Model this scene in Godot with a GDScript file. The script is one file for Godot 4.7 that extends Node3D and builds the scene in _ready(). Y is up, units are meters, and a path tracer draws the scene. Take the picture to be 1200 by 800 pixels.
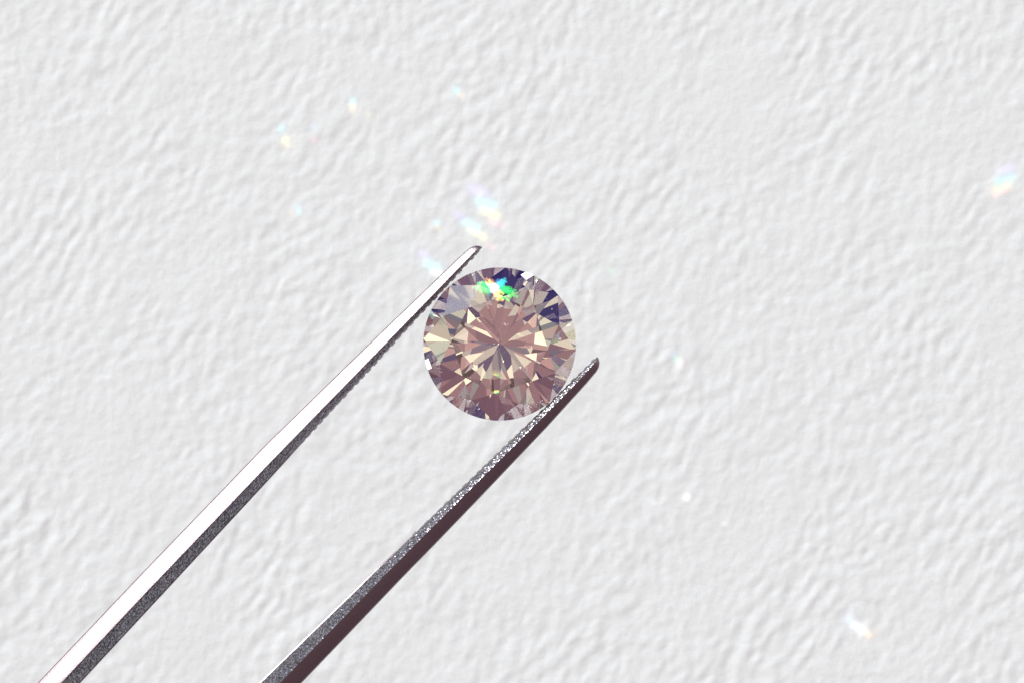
extends Node3D
# A faceted stone held in steel tweezers, in sunshine, in front of a white roller-painted wall.
# Measures: the stone is 8 mm across; PX is one 179th of that.

const PX := 0.008 / 179.0
const R := 0.004
const WALL_Z := -0.08
const EYE_Z := 0.25
const EYE := Vector3(14.5 * PX, 3.0 * PX, EYE_Z)

var rng := RandomNumberGenerator.new()


func _ready() -> void:
	rng.seed = 8
	camera_and_light()
	wall()
	tweezers()
	diamond()
	sunlight_split_by_the_stone()


# ---------------------------------------------------------------- camera, sky, sun

func camera_and_light() -> void:
	var cam := Camera3D.new()
	cam.name = "camera"
	cam.position = EYE
	cam.fov = 2.0 * rad_to_deg(atan(400.0 * PX / EYE_Z))
	cam.near = 0.01
	cam.far = 20.0
	var lens := CameraAttributesPhysical.new()
	lens.frustum_focal_length = 12.0 * EYE_Z / (400.0 * PX)
	lens.frustum_focus_distance = EYE_Z
	lens.exposure_aperture = 800.0
	lens.frustum_near = 0.01
	lens.frustum_far = 20.0
	cam.attributes = lens
	add_child(cam)
	cam.current = true

	var sky_mat := ProceduralSkyMaterial.new()
	sky_mat.sky_top_color = Color(0.15, 0.13, 0.30)
	sky_mat.sky_horizon_color = Color(0.94, 0.955, 0.81)
	sky_mat.sky_curve = 0.12
	sky_mat.ground_horizon_color = Color(0.86, 0.72, 0.68)
	sky_mat.ground_bottom_color = Color(0.47, 0.37, 0.42)
	sky_mat.ground_curve = 0.14
	sky_mat.sky_energy_multiplier = 1.5
	sky_mat.ground_energy_multiplier = 1.1
	var sky := Sky.new()
	sky.sky_material = sky_mat
	var env := Environment.new()
	env.background_mode = Environment.BG_SKY
	env.sky = sky
	env.tonemap_mode = Environment.TONE_MAPPER_LINEAR
	env.tonemap_exposure = 1.0
	env.sdfgi_enabled = true
	env.ssao_enabled = true
	env.ssil_enabled = true
	var we := WorldEnvironment.new()
	we.name = "environment"
	we.environment = env
	add_child(we)

	var sun := DirectionalLight3D.new()
	sun.name = "sun"
	sun.light_color = Color(1.0, 0.99, 0.975)
	sun.light_energy = 1.09
	sun.light_angular_distance = 0.5
	sun.shadow_enabled = true
	add_child(sun)
	sun.look_at_from_position(Vector3(-0.58, 0.62, 0.53), Vector3.ZERO, Vector3.UP)


# ---------------------------------------------------------------- helpers

func mesh_of(v: PackedVector3Array, n: PackedVector3Array, idx := PackedInt32Array(), uv := PackedVector2Array(), colours := PackedColorArray()) -> ArrayMesh:
	var a := []
	a.resize(Mesh.ARRAY_MAX)
	a[Mesh.ARRAY_VERTEX] = v
	a[Mesh.ARRAY_NORMAL] = n
	if idx.size():
		a[Mesh.ARRAY_INDEX] = idx
	if uv.size():
		a[Mesh.ARRAY_TEX_UV] = uv
	if colours.size():
		a[Mesh.ARRAY_COLOR] = colours
	var m := ArrayMesh.new()
	m.add_surface_from_arrays(Mesh.PRIMITIVE_TRIANGLES, a)
	return m


func obj(called: String, m: Mesh, mat: Material, parent: Node) -> MeshInstance3D:
	var o := MeshInstance3D.new()
	o.name = called
	o.mesh = m
	o.material_override = mat
	o.cast_shadow = GeometryInstance3D.SHADOW_CASTING_SETTING_ON
	parent.add_child(o, true)
	return o


# flat triangles wound so that they face away from `inside`
class Flat:
	var v := PackedVector3Array()
	var n := PackedVector3Array()

	func tri(a: Vector3, b: Vector3, c: Vector3, outward: Vector3) -> void:
		var k := (b - a).cross(c - a)
		if k.length_squared() < 1e-26:
			return
		k = k.normalized()
		if k.dot(outward) > 0.0:      # Godot fronts run clockwise
			v.append_array(PackedVector3Array([a, c, b]))
			n.append_array(PackedVector3Array([k, k, k]))
		else:
			v.append_array(PackedVector3Array([a, b, c]))
			n.append_array(PackedVector3Array([-k, -k, -k]))

	func quad(a: Vector3, b: Vector3, c: Vector3, d: Vector3, outward: Vector3) -> void:
		tri(a, b, c, outward)
		tri(a, c, d, outward)


# ---------------------------------------------------------------- the wall

func spread(fine_half: float, step: float, reach: float) -> PackedFloat64Array:
	var out := PackedFloat64Array()
	var outer := PackedFloat64Array()
	var p := fine_half
	var s := step
	while p < reach:
		s *= 1.13
		p += s
		outer.append(p)
	for k in range(outer.size() - 1, -1, -1):
		out.append(-outer[k])
	var n := int(round(2.0 * fine_half / step))
	for k in n + 1:
		out.append(-fine_half + 2.0 * fine_half * k / n)
	out.append_array(outer)
	return out


func noise(s: int, f: float, octaves: int, warp := 0.0) -> FastNoiseLite:
	var z := FastNoiseLite.new()
	z.seed = s
	z.noise_type = FastNoiseLite.TYPE_SIMPLEX_SMOOTH
	z.frequency = f
	z.fractal_type = FastNoiseLite.FRACTAL_FBM if octaves > 1 else FastNoiseLite.FRACTAL_NONE
	z.fractal_octaves = octaves
	z.fractal_gain = 0.5
	if warp > 0.0:
		z.domain_warp_enabled = true
		z.domain_warp_type = FastNoiseLite.DOMAIN_WARP_SIMPLEX
		z.domain_warp_amplitude = warp
		z.domain_warp_frequency = f * 0.6
		z.domain_warp_fractal_type = FastNoiseLite.DOMAIN_WARP_FRACTAL_NONE
	return z


func wall() -> void:
	var xs := spread(0.088, 0.00016, 1.6)
	var ys := spread(0.062, 0.00016, 1.3)
	var nx := xs.size()
	var ny := ys.size()
	# wrinkles that the roller left, pulled in three directions that come and go across the wall
	var pulls := [[noise(3, 0.92, 1, 0.55), 62.0, 0.46], [noise(4, 1.06, 1, 0.55), 98.0, 0.58], [noise(6, 0.98, 1, 0.55), 36.0, 0.54]]
	var share := [noise(31, 0.09, 1), noise(32, 0.09, 1), noise(33, 0.09, 1)]
	var lump := noise(11, 1.25, 2, 0.4)
	var broad := noise(23, 0.16, 2)
	var h := PackedFloat32Array()
	h.resize(nx * ny)
	for which in 3:
		var z: FastNoiseLite = pulls[which][0]
		var part: FastNoiseLite = share[which]
		var dx := cos(deg_to_rad(pulls[which][1]))
		var dy := sin(deg_to_rad(pulls[which][1]))
		var stretch: float = pulls[which][2]
		var amount: float = [40.0, 26.0, 26.0][which]
		for j in ny:
			var y := ys[j] * 1000.0
			for i in nx:
				var x := xs[i] * 1000.0
				var w := z.get_noise_2d((x * dx + y * dy) * stretch, x * dy - y * dx)
				h[j * nx + i] += 1e-6 * amount * clampf(0.55 + 0.8 * part.get_noise_2d(x, y), 0.1, 1.2) * w
	for j in ny:
		var y := ys[j] * 1000.0
		for i in nx:
			var x := xs[i] * 1000.0
			h[j * nx + i] += 1e-6 * (19.0 * lump.get_noise_2d(x, y) + 40.0 * broad.get_noise_2d(x, y))
	# far from the stone the sheet is too coarse for wrinkles
	for j in ny:
		for i in nx:
			var past := maxf(absf(xs[i]) - 0.088, absf(ys[j]) - 0.062)
			if past > 0.0:
				h[j * nx + i] *= exp(-past / 0.0015)
	var v := PackedVector3Array()
	var n := PackedVector3Array()
	v.resize(nx * ny)
	n.resize(nx * ny)
	for j in ny:
		var j0 := maxi(j - 1, 0)
		var j1 := mini(j + 1, ny - 1)
		for i in nx:
			var at := j * nx + i
			var i0 := maxi(i - 1, 0)
			var i1 := mini(i + 1, nx - 1)
			v[at] = Vector3(xs[i], ys[j], WALL_Z + h[at])
			n[at] = Vector3((h[j * nx + i0] - h[j * nx + i1]) / (xs[i1] - xs[i0]), (h[j0 * nx + i] - h[j1 * nx + i]) / (ys[j1] - ys[j0]), 1.0).normalized()
	var idx := PackedInt32Array()
	idx.resize((nx - 1) * (ny - 1) * 6)
	var q := 0
	for j in ny - 1:
		for i in nx - 1:
			var a := j * nx + i
			idx[q] = a
			idx[q + 1] = a + nx
			idx[q + 2] = a + 1
			idx[q + 3] = a + 1
			idx[q + 4] = a + nx
			idx[q + 5] = a + nx + 1
			q += 6
	# sides and back: the wall has a body 0.12 m thick
	var m := mesh_of(v, n, idx)
	var f := Flat.new()
	var x0 := xs[0]
	var x1 := xs[nx - 1]
	var y0 := ys[0]
	var y1 := ys[ny - 1]
	var zf := WALL_Z - 0.0004
	var zb := WALL_Z - 0.12
	f.quad(Vector3(x0, y0, zb), Vector3(x1, y0, zb), Vector3(x1, y1, zb), Vector3(x0, y1, zb), Vector3(0, 0, -1))
	f.quad(Vector3(x0, y0, zf), Vector3(x0, y1, zf), Vector3(x0, y1, zb), Vector3(x0, y0, zb), Vector3(-1, 0, 0))
	f.quad(Vector3(x1, y0, zf), Vector3(x1, y1, zf), Vector3(x1, y1, zb), Vector3(x1, y0, zb), Vector3(1, 0, 0))
	f.quad(Vector3(x0, y0, zf), Vector3(x1, y0, zf), Vector3(x1, y0, zb), Vector3(x0, y0, zb), Vector3(0, -1, 0))
	f.quad(Vector3(x0, y1, zf), Vector3(x1, y1, zf), Vector3(x1, y1, zb), Vector3(x0, y1, zb), Vector3(0, 1, 0))
	var a2 := []
	a2.resize(Mesh.ARRAY_MAX)
	a2[Mesh.ARRAY_VERTEX] = f.v
	a2[Mesh.ARRAY_NORMAL] = f.n
	m.add_surface_from_arrays(Mesh.PRIMITIVE_TRIANGLES, a2)

	var paint := StandardMaterial3D.new()
	paint.resource_name = "white_wall_paint"
	paint.albedo_color = Color(0.785, 0.85, 0.89).linear_to_srgb()
	paint.roughness = 0.62
	paint.metallic_specular = 0.35
	var grain := NoiseTexture2D.new()
	grain.width = 1024
	grain.height = 1024
	grain.seamless = true
	grain.noise = noise(5, 0.03, 3)
	paint.heightmap_enabled = true
	paint.heightmap_texture = grain
	paint.heightmap_scale = 0.0014
	paint.uv1_triplanar = true
	paint.uv1_scale = Vector3(55.0, 55.0, 55.0)
	var o := obj("wall", m, paint, self)
	o.set_meta("label", "white painted wall with fine wrinkled roller texture behind the stone and tweezers")
	o.set_meta("category", "wall")


# ---------------------------------------------------------------- the tweezers

# a point in the stone's plane, in units of PX from the upper left of a 1200 by 800 sheet
func in_plane(x: float, y: float, z := 0.0) -> Vector3:
	return Vector3((x - 585.5) * PX, -(y - 403.0) * PX, z)


func lerp_table(t: float, table: Array) -> float:
	for k in range(1, table.size()):
		if t <= table[k][0]:
			var f: float = (t - table[k - 1][0]) / (table[k][0] - table[k - 1][0])
			return lerpf(table[k - 1][1], table[k][1], f)
	return table[table.size() - 1][1]


func steel(called: String, colour: Color, rough: float) -> StandardMaterial3D:
	var m := StandardMaterial3D.new()
	m.resource_name = called
	m.albedo_color = colour.linear_to_srgb()
	m.metallic = 1.0
	m.roughness = rough
	return m


func tweezers() -> void:
	var smooth_steel := steel("polished_steel", Color(0.24, 0.203, 0.218), 0.36)
	var micro := NoiseTexture2D.new()
	micro.width = 512
	micro.height = 512
	micro.seamless = true
	micro.noise = noise(9, 0.12, 2)
	smooth_steel.heightmap_enabled = true
	smooth_steel.heightmap_texture = micro
	smooth_steel.heightmap_scale = 0.0005
	smooth_steel.uv1_triplanar = true
	smooth_steel.uv1_scale = Vector3(180, 180, 180)
	var blasted := steel("blasted_steel", Color(1, 1, 1), 0.32)
	blasted.vertex_color_use_as_albedo = true
	var tooth_steel := steel("tooth_steel", Color(0.36, 0.35, 0.37), 0.46)
	var root := Node3D.new()
	root.name = "tweezers"
	root.position = in_plane(585.5, 403.0)
	root.set_meta("label", "steel tweezers with two long serrated arms gripping the faceted stone")
	root.set_meta("category", "tweezers")
	add_child(root)
	arm(root, in_plane(566, 291), Vector2(-0.6805, -0.7327), -1.0, [[0, 7], [30, 8.8], [100, 11.3], [220, 15.3], [345, 18.3], [700, 20], [2600, 44]], [[0, 4], [30, 4.8], [100, 6.2], [220, 9.2], [345, 12.2], [550, 15], [700, 16], [2600, 20]], smooth_steel, blasted, tooth_steel)
	arm(root, in_plane(699, 417), Vector2(-0.719, -0.696), 1.0, [[0, 8], [30, 9.5], [100, 12], [260, 16.5], [700, 20], [2600, 44]], [[0, 4], [30, 5.5], [100, 7.5], [260, 9.5], [345, 11], [540, 17], [700, 18], [2600, 20]], smooth_steel, blasted, tooth_steel)
	# the joint where the arms meet, far outside the frame
	var j := Flat.new()
	var c := in_plane(566, 291).lerp(in_plane(699, 417), 0.5)
	var d := Vector3(-0.698, -0.716, 0.0).normalized()
	var s := Vector3(d.y, -d.x, 0.0)
	var ring := []
	for e in [[2350.0, 92.0], [2500.0, 84.0], [2800.0, 70.0], [2860.0, 40.0]]:
		var o: Vector3 = c + d * e[0] * PX
		var w: float = e[1] * PX
		ring.append([o - s * w + Vector3(0, 0, -0.0013), o + s * w + Vector3(0, 0, -0.0013), o + s * w * 0.86 + Vector3(0, 0, 0.0012), o - s * w * 0.86 + Vector3(0, 0, 0.0012)])
	for k in ring.size() - 1:
		for e in 4:
			var mid: Vector3 = (ring[k][e] + ring[k][(e + 1) % 4]) / 2.0 - (ring[k][0] + ring[k][1] + ring[k][2] + ring[k][3]) / 4.0
			j.quad(ring[k][e], ring[k][(e + 1) % 4], ring[k + 1][(e + 1) % 4], ring[k + 1][e], mid)
	j.quad(ring[0][0], ring[0][1], ring[0][2], ring[0][3], -d)
	j.quad(ring[3][0], ring[3][1], ring[3][2], ring[3][3], d)
	obj("joint", mesh_of(j.v, j.n), smooth_steel, root)


# One arm: a long bar that begins at its tip and runs along `along`. side -1: the stone is to its lower right; +1: to its upper left.
func arm(root: Node3D, tip: Vector3, along2: Vector2, side: float, smooth_w: Array, grip_w: Array, smooth_steel: Material, blasted: Material, tooth_steel: Material) -> void:
	var along := Vector3(along2.x, along2.y, 0.0).normalized()
	var out := Vector3(-along.y, along.x, 0.0)       # away from the stone
	if out.dot(Vector3(-1, 1, 0)) * side > 0.0:
		out = -out
	var ts := [0.0, 1.5, 3.5, 6.0, 9.0, 13.0, 20.0, 30.0, 60.0, 100.0, 150.0, 220.0, 290.0, 345.0, 400.0, 550.0, 700.0, 1200.0, 1800.0, 2500.0]
	var zi := 5.0            # the inner edge stands a little in front of the girdle
	var rings := []
	var grip := []
	for t: float in ts:
		var cut := 1.0       # the rounded end
		if t < 13.0:
			cut = sqrt(maxf(0.02, 1.0 - pow(1.0 - t / 13.0, 2.0)))
		var g := lerp_table(t, grip_w) * lerpf(0.45, 1.0, cut)
		var w := lerp_table(t, smooth_w) * cut
		var edge := 1.3 * (1.0 - smoothstep(330.0, 350.0, t))    # the teeth stand proud of this edge
		var zr := zi + (g - edge - 1.2) * 1.25
		var zb := -lerpf(9.0, 26.0, clampf(t / 300.0, 0.0, 1.0))
		var o := tip + along * (t * PX)
		var p := func(s: float, z: float) -> Vector3: return o + out * (s * PX) + Vector3(0, 0, z * PX)
		grip.append([p.call(edge + 1.2, zi), p.call(g, zr)])
		var ring := [p.call(g, zr)]
		var z := zr
		for e in 8:          # the polished face is slightly crowned
			z -= (w - 1.2) / 8.0 * tan(deg_to_rad(lerpf(22.0, 35.0, e / 7.0)))
			ring.append(p.call(g + (w - 1.2) * (e + 1) / 8.0, z))
		ring.append_array([p.call(g + w - 0.3, z - 1.6), p.call(g + w, z - 4.0), p.call(g + w - 1.0, zb), p.call(edge + 1.4, zb), p.call(edge, zb + 2.0), p.call(edge, zi - lerpf(0.75, 2.4, edge / 1.3)), p.call(edge + 1.2, zi)])
		rings.append(ring)
	var f := Flat.new()
	for k in rings.size() - 1:
		var a: Array = rings[k]
		var b: Array = rings[k + 1]
		var mid: Vector3 = (a[4] + a[11] + a[13] + b[4] + b[11] + b[13]) / 6.0
		for e in a.size() - 1:
			f.quad(a[e], a[e + 1], b[e + 1], b[e], (a[e] + b[e + 1]) / 2.0 - mid)
	for end in [rings[0], rings[rings.size() - 1]]:
		var mid := Vector3.ZERO
		for p in end:
			mid += p / end.size()
		for e in end.size():
			f.tri(end[e], end[(e + 1) % end.size()], mid, -along if end == rings[0] else along)
	var body := obj("arm", mesh_of(f.v, f.n), smooth_steel, root)
	body.set_meta("label", "gleaming arm along the upper left of the stone" if side < 0.0 else "dark arm along the lower right of the stone")

	# the blasted grip face: real grains
	var rows := 640
	var cols := 9
	var pts := PackedVector3Array()
	var face_n := (Vector3(0, 0, 1) - out * 1.25).normalized()
	for r in rows + 1:
		var t: float = 700.0 * r / rows
		var k := 0
		while k < ts.size() - 2 and ts[k + 1] < t:
			k += 1
		var u: float = (t - ts[k]) / (ts[k + 1] - ts[k])
		var a: Vector3 = grip[k][0].lerp(grip[k + 1][0], u)
		var b: Vector3 = grip[k][1].lerp(grip[k + 1][1], u)
		for c in cols + 1:
			var q := a.lerp(b, float(c) / cols)
			if c > 0 and c < cols and r > 0:
				q += face_n * (rng.randf_range(-0.05, 0.42) * PX) + along * (rng.randf_range(-0.3, 0.3) * PX) + out * (rng.randf_range(-0.3, 0.3) * PX)
			elif c == 0:
				q += face_n * (rng.randf_range(-0.2, 0.3) * PX)
			pts.append(q)
	var gf := Flat.new()
	var tone := PackedColorArray()
	for r in rows:
		for c in cols:
			var i := r * (cols + 1) + c
			var before := gf.v.size()
			gf.tri(pts[i], pts[i + 1], pts[i + cols + 1], face_n)
			gf.tri(pts[i + 1], pts[i + cols + 2], pts[i + cols + 1], face_n)
			var d := 0.13 + 0.34 * pow(rng.randf(), 1.6)      # pits dull with oxide, worn grains bright
			var hue := rng.randf_range(-0.06, 0.06)
			for e in gf.v.size() - before:
				tone.append(Color(d * (0.97 + hue), d * 0.97, d * (1.10 - hue)))
	for k in range(ts.find(700.0), ts.size() - 1):
		gf.quad(grip[k][0], grip[k][1], grip[k + 1][1], grip[k + 1][0], face_n)
	while tone.size() < gf.v.size():
		tone.append(Color(0.3, 0.3, 0.3))
	obj("grip_face", mesh_of(gf.v, gf.n, PackedInt32Array(), PackedVector2Array(), tone), blasted, body)

	# the teeth on the inner face, one by one
	var pitch := 10.4
	for k in 33:
		var t := 4.0 + k * pitch + rng.randf_range(-0.8, 0.8)
		var high := 0.0 + rng.randf_range(-0.1, 0.7) + (1.4 if k > 29 else 0.0)
		var len := pitch * rng.randf_range(0.6, 0.92)
		var zt := zi - 0.8 + rng.randf_range(-0.5, 0.5)
		var zl := -lerpf(7.0, 20.0, clampf(t / 300.0, 0.0, 1.0))
		var tooth := Flat.new()
		var p := func(s: float, along_t: float, z: float) -> Vector3: return tip + along * ((t + along_t) * PX) + out * (s * PX) + Vector3(0, 0, z * PX)
		var lo := [p.call(3.0, 0.0, zl), p.call(3.0, len, zl), p.call(3.0, len, zt + 0.6), p.call(3.0, 0.0, zt + 0.6)]
		var hi := [p.call(high, len * 0.15, zl + 1.0), p.call(high, len * 0.85, zl + 1.0), p.call(high, len * 0.85, zt - 4.4), p.call(high, len * 0.15, zt - 4.4)]
		var mid: Vector3 = (lo[0] + lo[2] + hi[0] + hi[2]) / 4.0
		tooth.quad(hi[0], hi[1], hi[2], hi[3], -out)
		for e in 4:
			tooth.quad(lo[e], lo[(e + 1) % 4], hi[(e + 1) % 4], hi[e], (lo[e] + lo[(e + 1) % 4] + hi[e] + hi[(e + 1) % 4]) / 4.0 - mid)
		obj("tooth", mesh_of(tooth.v, tooth.n), tooth_steel, body)


# ---------------------------------------------------------------- the stone: a round brilliant, table towards the camera

func polar(r: float, deg: float, z: float) -> Vector3:
	return Vector3(r * cos(deg_to_rad(deg)), r * sin(deg_to_rad(deg)), z)


func cut_polygon(p: Array, n: Vector3, d: float) -> Array:
	var out := []
	for k in p.size():
		var a: Vector3 = p[k]
		var b: Vector3 = p[(k + 1) % p.size()]
		var da := n.dot(a) - d
		var db := n.dot(b) - d
		if da <= 0.0:
			out.append(a)
		if (da < 0.0 and db > 0.0) or (da > 0.0 and db < 0.0):
			out.append(a + (b - a) * (da / (da - db)))
	return out


func diamond() -> void:
	var stone := StandardMaterial3D.new()
	stone.resource_name = "champagne_stone"
	stone.albedo_color = Color(0.945, 0.872, 0.88, 0.0)
	stone.roughness = 0.0
	stone.metallic = 0.0
	stone.refraction_enabled = true
	stone.refraction_scale = 0.142          # index 2.42
	stone.transparency = BaseMaterial3D.TRANSPARENCY_ALPHA
	var hazy := stone.duplicate()            # one facet is smeared
	hazy.resource_name = "smeared_stone"
	hazy.roughness = 0.115
	var smear := NoiseTexture2D.new()
	smear.width = 256
	smear.height = 256
	smear.seamless = true
	smear.noise = noise(41, 0.09, 3)
	hazy.heightmap_enabled = true
	hazy.heightmap_texture = smear
	hazy.heightmap_scale = 0.00006
	hazy.uv1_triplanar = true
	hazy.uv1_scale = Vector3(500, 500, 500)
	var root := Node3D.new()
	root.name = "diamond"
	root.set_meta("label", "round brilliant cut pinkish champagne diamond held face-on between the tweezer tips")
	root.set_meta("category", "diamond")
	add_child(root)

	rng.seed = 2
	root.rotation_degrees = Vector3(2.0, 0.0, 0.0)
	# The stone is what its facet planes leave over, each a little off true, as cut by hand. Lengths here are in radii.
	var turn := 40.5
	var crown := tan(deg_to_rad(34.5))
	var pav := tan(deg_to_rad(42.7))
	var zg := 0.028
	var rt := 0.63
	var rb := 0.815
	var rd := 0.19
	var zt := zg + (1.0 - rt) * crown
	var zb := zg + (1.0 - rb * cos(PI / 8)) * crown
	var zd := -zg - (1.0 - rd * cos(PI / 8)) * pav
	var planes := []         # [name, normal, distance]
	var add := func(called: String, p: Vector3, q: Vector3, r: Vector3, off: float) -> void:
		var n := (q - p).cross(r - p).normalized()
		var mid := (p + q + r) / 3.0
		if n.dot(mid + Vector3(0, 0, 0.15)) < 0.0:
			n = -n
		if off > 0.0:
			n = (n + Vector3(rng.randf_range(-1, 1), rng.randf_range(-1, 1), rng.randf_range(-1, 1)) * off).normalized()
		planes.append([called, n, n.dot(mid)])
	add.call("table_facet", polar(rt, turn, zt), polar(rt, turn + 90, zt), polar(rt, turn + 200, zt), 0.0)
	for k in 8:
		var a := turn + 45.0 * k
		var T := polar(rt, a, zt)
		var B := polar(rb, a + 22.5, zb)
		add.call("star_facet", T, B, polar(rt, a + 45, zt), 0.006)
		add.call("bezel_facet", T, polar(rb, a - 22.5, zb), B, 0.004)
		var D := polar(rd, a + 22.5, zd)
		add.call("pavilion_facet", polar(rd, a - 22.5, zd), polar(1.0, a, -zg), D, 0.012)
		for half in 2:
			var e := a + 45.0 * half
			add.call("upper_girdle_facet", B, polar(1.0, e, zg), polar(1.0, a + 22.5, zg), 0.004)
			add.call("lower_girdle_facet", D, polar(1.0, e, -zg), polar(1.0, a + 22.5, -zg), 0.012)
	var facets := planes.size()
	for k in 144:
		planes.append(["girdle", polar(1.0, 2.5 * k, 0.0), 1.0])
	var girdle := Flat.new()
	var bezels := 0
	for i in planes.size():
		var n: Vector3 = planes[i][1]
		var u := n.cross(Vector3(0.31, 0.17, 0.93)).normalized()
		var w := n.cross(u)
		var o: Vector3 = n * planes[i][2]
		var poly := [o - u * 3.0 - w * 3.0, o + u * 3.0 - w * 3.0, o + u * 3.0 + w * 3.0, o - u * 3.0 + w * 3.0]
		for m in planes.size():
			if m != i and poly.size() > 2:
				poly = cut_polygon(poly, planes[m][1], planes[m][2])
		if poly.size() < 3:
			continue
		var f := girdle if i >= facets else Flat.new()
		for k in range(1, poly.size() - 1):
			var q := [poly[0] * R, poly[k] * R, poly[k + 1] * R]
			if n.dot((q[1] - q[0]).cross(q[2] - q[0])) > 0.0:
				q = [q[0], q[2], q[1]]
			f.v.append_array(PackedVector3Array(q))
			f.n.append_array(PackedVector3Array([n, n, n]))
		if i < facets:
			var smeared: bool = planes[i][0] == "bezel_facet" and bezels == 2
			bezels += int(planes[i][0] == "bezel_facet")
			var made := obj(planes[i][0], mesh_of(f.v, f.n), hazy if smeared else stone, root)
			if smeared:
				made.set_meta("label", "pale smeared crown facet with a lavender sheen")
	obj("girdle", mesh_of(girdle.v, girdle.n), stone, root)
	# dust that has settled on the crown
	var dust := Flat.new()
	for k in 70:
		var r := sqrt(rng.randf()) * 0.97
		var q := polar(r, rng.randf() * 360.0, 0.0)
		var z := 10.0
		for m in facets:
			var n: Vector3 = planes[m][1]
			if n.z > 0.05:
				z = minf(z, (planes[m][2] - n.x * q.x - n.y * q.y) / n.z)
		var c := Vector3(q.x, q.y, z) * R
		var size := rng.randf_range(0.22, 0.6) * PX * (1.6 if k % 11 == 0 else 1.0)
		var spin := Basis.from_euler(Vector3(rng.randf() * 6.0, rng.randf() * 6.0, 0.0)).scaled(Vector3(1.0, rng.randf_range(0.6, 1.8), 0.7))
		for a in [-1.0, 1.0]:
			for b in [-1.0, 1.0]:
				for e in [-1.0, 1.0]:
					dust.tri(c + spin * Vector3(a * size, 0, 0), c + spin * Vector3(0, b * size, 0), c + spin * Vector3(0, 0, e * size), spin * Vector3(a, b, e))
	var lint := StandardMaterial3D.new()
	lint.resource_name = "pale_dust"
	lint.albedo_color = Color(0.6, 0.58, 0.56).linear_to_srgb()
	lint.roughness = 0.9
	obj("dust", mesh_of(dust.v, dust.n), lint, root).set_meta("kind", "stuff")


# ---------------------------------------------------------------- rainbow patches: the beams that the stone throws on the wall

func glow(called: String, at: Vector3, wide: float, high: float, turn: float, colour: Color, strength: float, towards_wall: bool) -> void:
	var l := AreaLight3D.new()
	l.name = called
	l.position = at
	l.rotation = Vector3(0, 0 if towards_wall else PI, turn if towards_wall else -turn)
	l.area_size = Vector2(wide, high)
	l.area_normalize_energy = true
	l.light_color = colour.linear_to_srgb()
	l.light_energy = strength * wide * high / PI
	l.light_size = 0.01
	l.area_range = 0.05
	l.shadow_enabled = true
	add_child(l, true)


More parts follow.
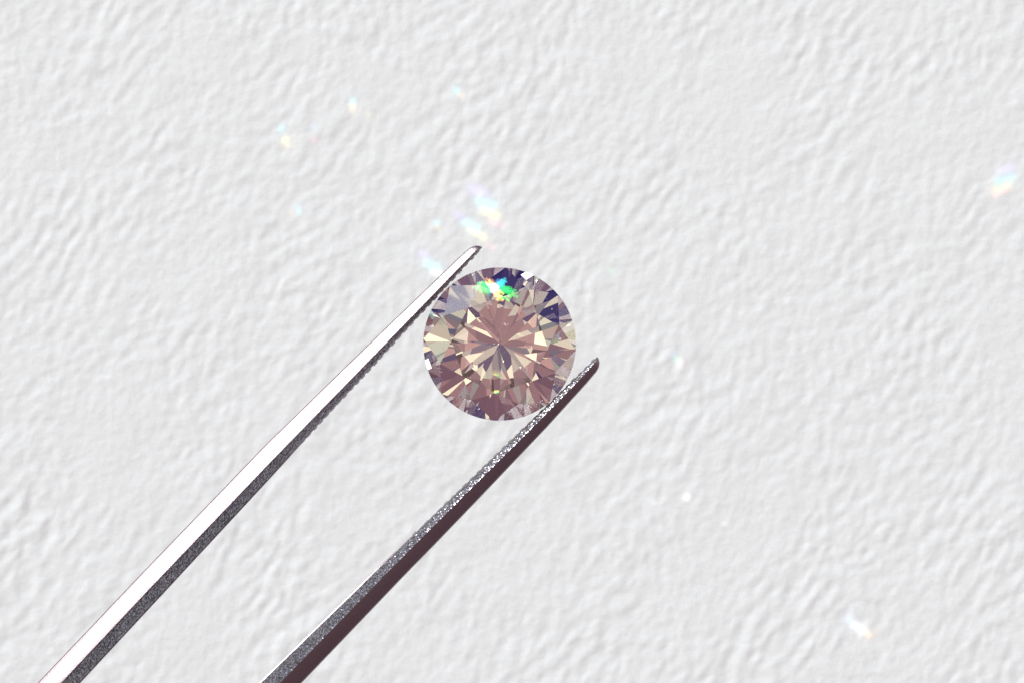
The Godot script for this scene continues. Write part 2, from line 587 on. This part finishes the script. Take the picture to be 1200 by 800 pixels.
func sunlight_split_by_the_stone() -> void:
	var violet := Color(0.45, 0.25, 1.0)
	var blue := Color(0.15, 0.5, 1.0)
	var cyan := Color(0.05, 0.85, 1.0)
	var green := Color(0.2, 1.0, 0.35)
	var yellow := Color(1.0, 0.9, 0.15)
	var orange := Color(1.0, 0.5, 0.15)
	var pink := Color(1.0, 0.25, 0.3)
	var leaf := Color(0.02, 0.8, 0.10)
	var white := Color(1.0, 0.98, 0.95)
	# where each beam meets the wall: x, y (units from the stone's axis, y down), length, breadth, slant in degrees, colour, strength
	var beams := [
		[-28, -178, 24, 8, 20, violet, 0.55], [-20, -164, 24, 8, 20, cyan, 0.9], [-14, -152, 22, 8, 20, yellow, 0.8], [-7, -141, 20, 7, 20, pink, 0.4],
		[-50, -149, 16, 7, 32, violet, 0.35], [-38, -139, 24, 7, 32, cyan, 0.9], [-30, -129, 26, 7, 32, yellow, 0.7], [-13, -113, 14, 6, 32, pink, 0.35],
		[-92, -103, 16, 7, 25, violet, 0.4], [-83, -91, 20, 7, 25, cyan, 0.9], [-77, -83, 16, 7, 25, white, 0.8],
		[-77, -141, 6, 5, 0, cyan, 0.5], [-76, -135, 6, 4, 0, orange, 0.5],
		[-176, -284, 5, 7, 10, cyan, 0.55], [-176, -278, 6, 5, 10, yellow, 0.6], [-176, -273, 6, 4, 10, orange, 0.5],
		[-54, -296, 6, 6, 20, cyan, 0.6], [-49, -291, 6, 5, 20, orange, 0.5],
		[-259, -251, 5, 9, 15, cyan, 0.5], [-255, -238, 6, 8, 25, yellow, 0.7], [-252, -232, 5, 5, 25, orange, 0.45],
		[-221, -253, 4, 7, 0, blue, 0.3], [-221, -238, 6, 6, 0, pink, 0.35],
		[-240, -156, 5, 10, -15, cyan, 0.4], [-248, -153, 7, 6, -15, orange, 0.3],
		[591, -204, 20, 7, -22, violet, 0.45], [589, -194, 24, 7, -22, cyan, 0.4], [588, -188, 24, 6, -22, green, 0.6], [585, -181, 26, 7, -20, orange, 0.6], [584, -176, 20, 5, -20, pink, 0.5],
		[408, 325, 10, 6, 38, blue, 0.5], [417, 333, 18, 7, 38, white, 1.2], [429, 341, 10, 7, 38, orange, 0.6],
		[201, 14, 6, 5, 40, blue, 0.4], [205, 19, 6, 5, 40, green, 0.6], [209, 23, 6, 5, 40, pink, 0.45],
		[216, 180, 6, 7, 0, white, 0.7], [177, 186, 7, 5, 0, white, 0.3], [260, 210, 7, 4, 20, white, 0.3],
		[-158, -267, 6, 4, 0, yellow, 0.25], [128, -85, 7, 5, 20, green, 0.25],
	]
	var k := PX * 1.32
	for b in beams:
		glow("sunbeam_on_wall", Vector3(b[0] * k, -b[1] * k, WALL_Z + 0.00021), b[2] * k, b[3] * k, -deg_to_rad(b[4]), b[5], b[6] * (0.85 if b[2] > 12 else 1.35), true)
	# the same sun breaking up inside the stone
	var flashes := [
		[-77, -33, 11, 6, 45, Color(0.05, 0.5, 0.4), 0.6, 0.0], [33, -79, 17, 9, -40, white, 3.0, 0.0], [-85, 24, 13, 11, -25, white, 2.5, 0.0],
		[-6, -62, 9, 5, 20, white, 7.0, 9.0], [-6, -62, 9, 5, 65, white, 7.0, 9.2], [-6, -62, 9, 5, 110, white, 7.0, 9.4], [-6, -62, 9, 5, 155, white, 7.0, 9.6],
	]
	# needles of colour that stand round the brightest glint: direction (degrees, up from the right), colour, reach, strength
	for ray in [[178, leaf, 25, 0.8], [165, green, 20, 0.9], [195, leaf, 18, 0.9], [215, leaf, 16, 0.4], [150, yellow, 13, 1.2], [132, orange, 16, 1.0], [112, orange, 13, 0.5], [66, blue, 13, 0.5], [44, cyan, 19, 0.9], [30, cyan, 17, 1.0], [12, cyan, 13, 0.6], [-2, leaf, 18, 0.8], [-12, leaf, 27, 1.0], [-22, leaf, 29, 1.0], [-33, leaf, 22, 0.9], [-48, yellow, 16, 1.3], [-62, yellow, 14, 0.9], [-76, orange, 12, 0.7], [-125, cyan, 12, 0.25]]:
		for fan in [-7.0, 0.0, 7.0]:
			var d := deg_to_rad(ray[0] + fan)
			var reach: float = ray[2] * (1.0 if fan == 0.0 else rng.randf_range(0.6, 0.9))
			for part in 2:
				var far: float = reach * [0.32, 0.72][part]
				flashes.append([-6.0 + far * cos(d), -62.0 - far * sin(d), reach * 0.48, [4.0, 3.6][part], -ray[0] - fan, ray[1], ray[3] * [1.3, 0.75][part], 8.0 - part * 1.2 - absf(fan) * 0.05])
	for f in flashes:
		glow("sun_flash_in_stone", Vector3(f[0] * PX, -f[1] * PX, f[7] * PX), f[2] * PX, f[3] * PX, -deg_to_rad(f[4]), f[5], f[6], false)
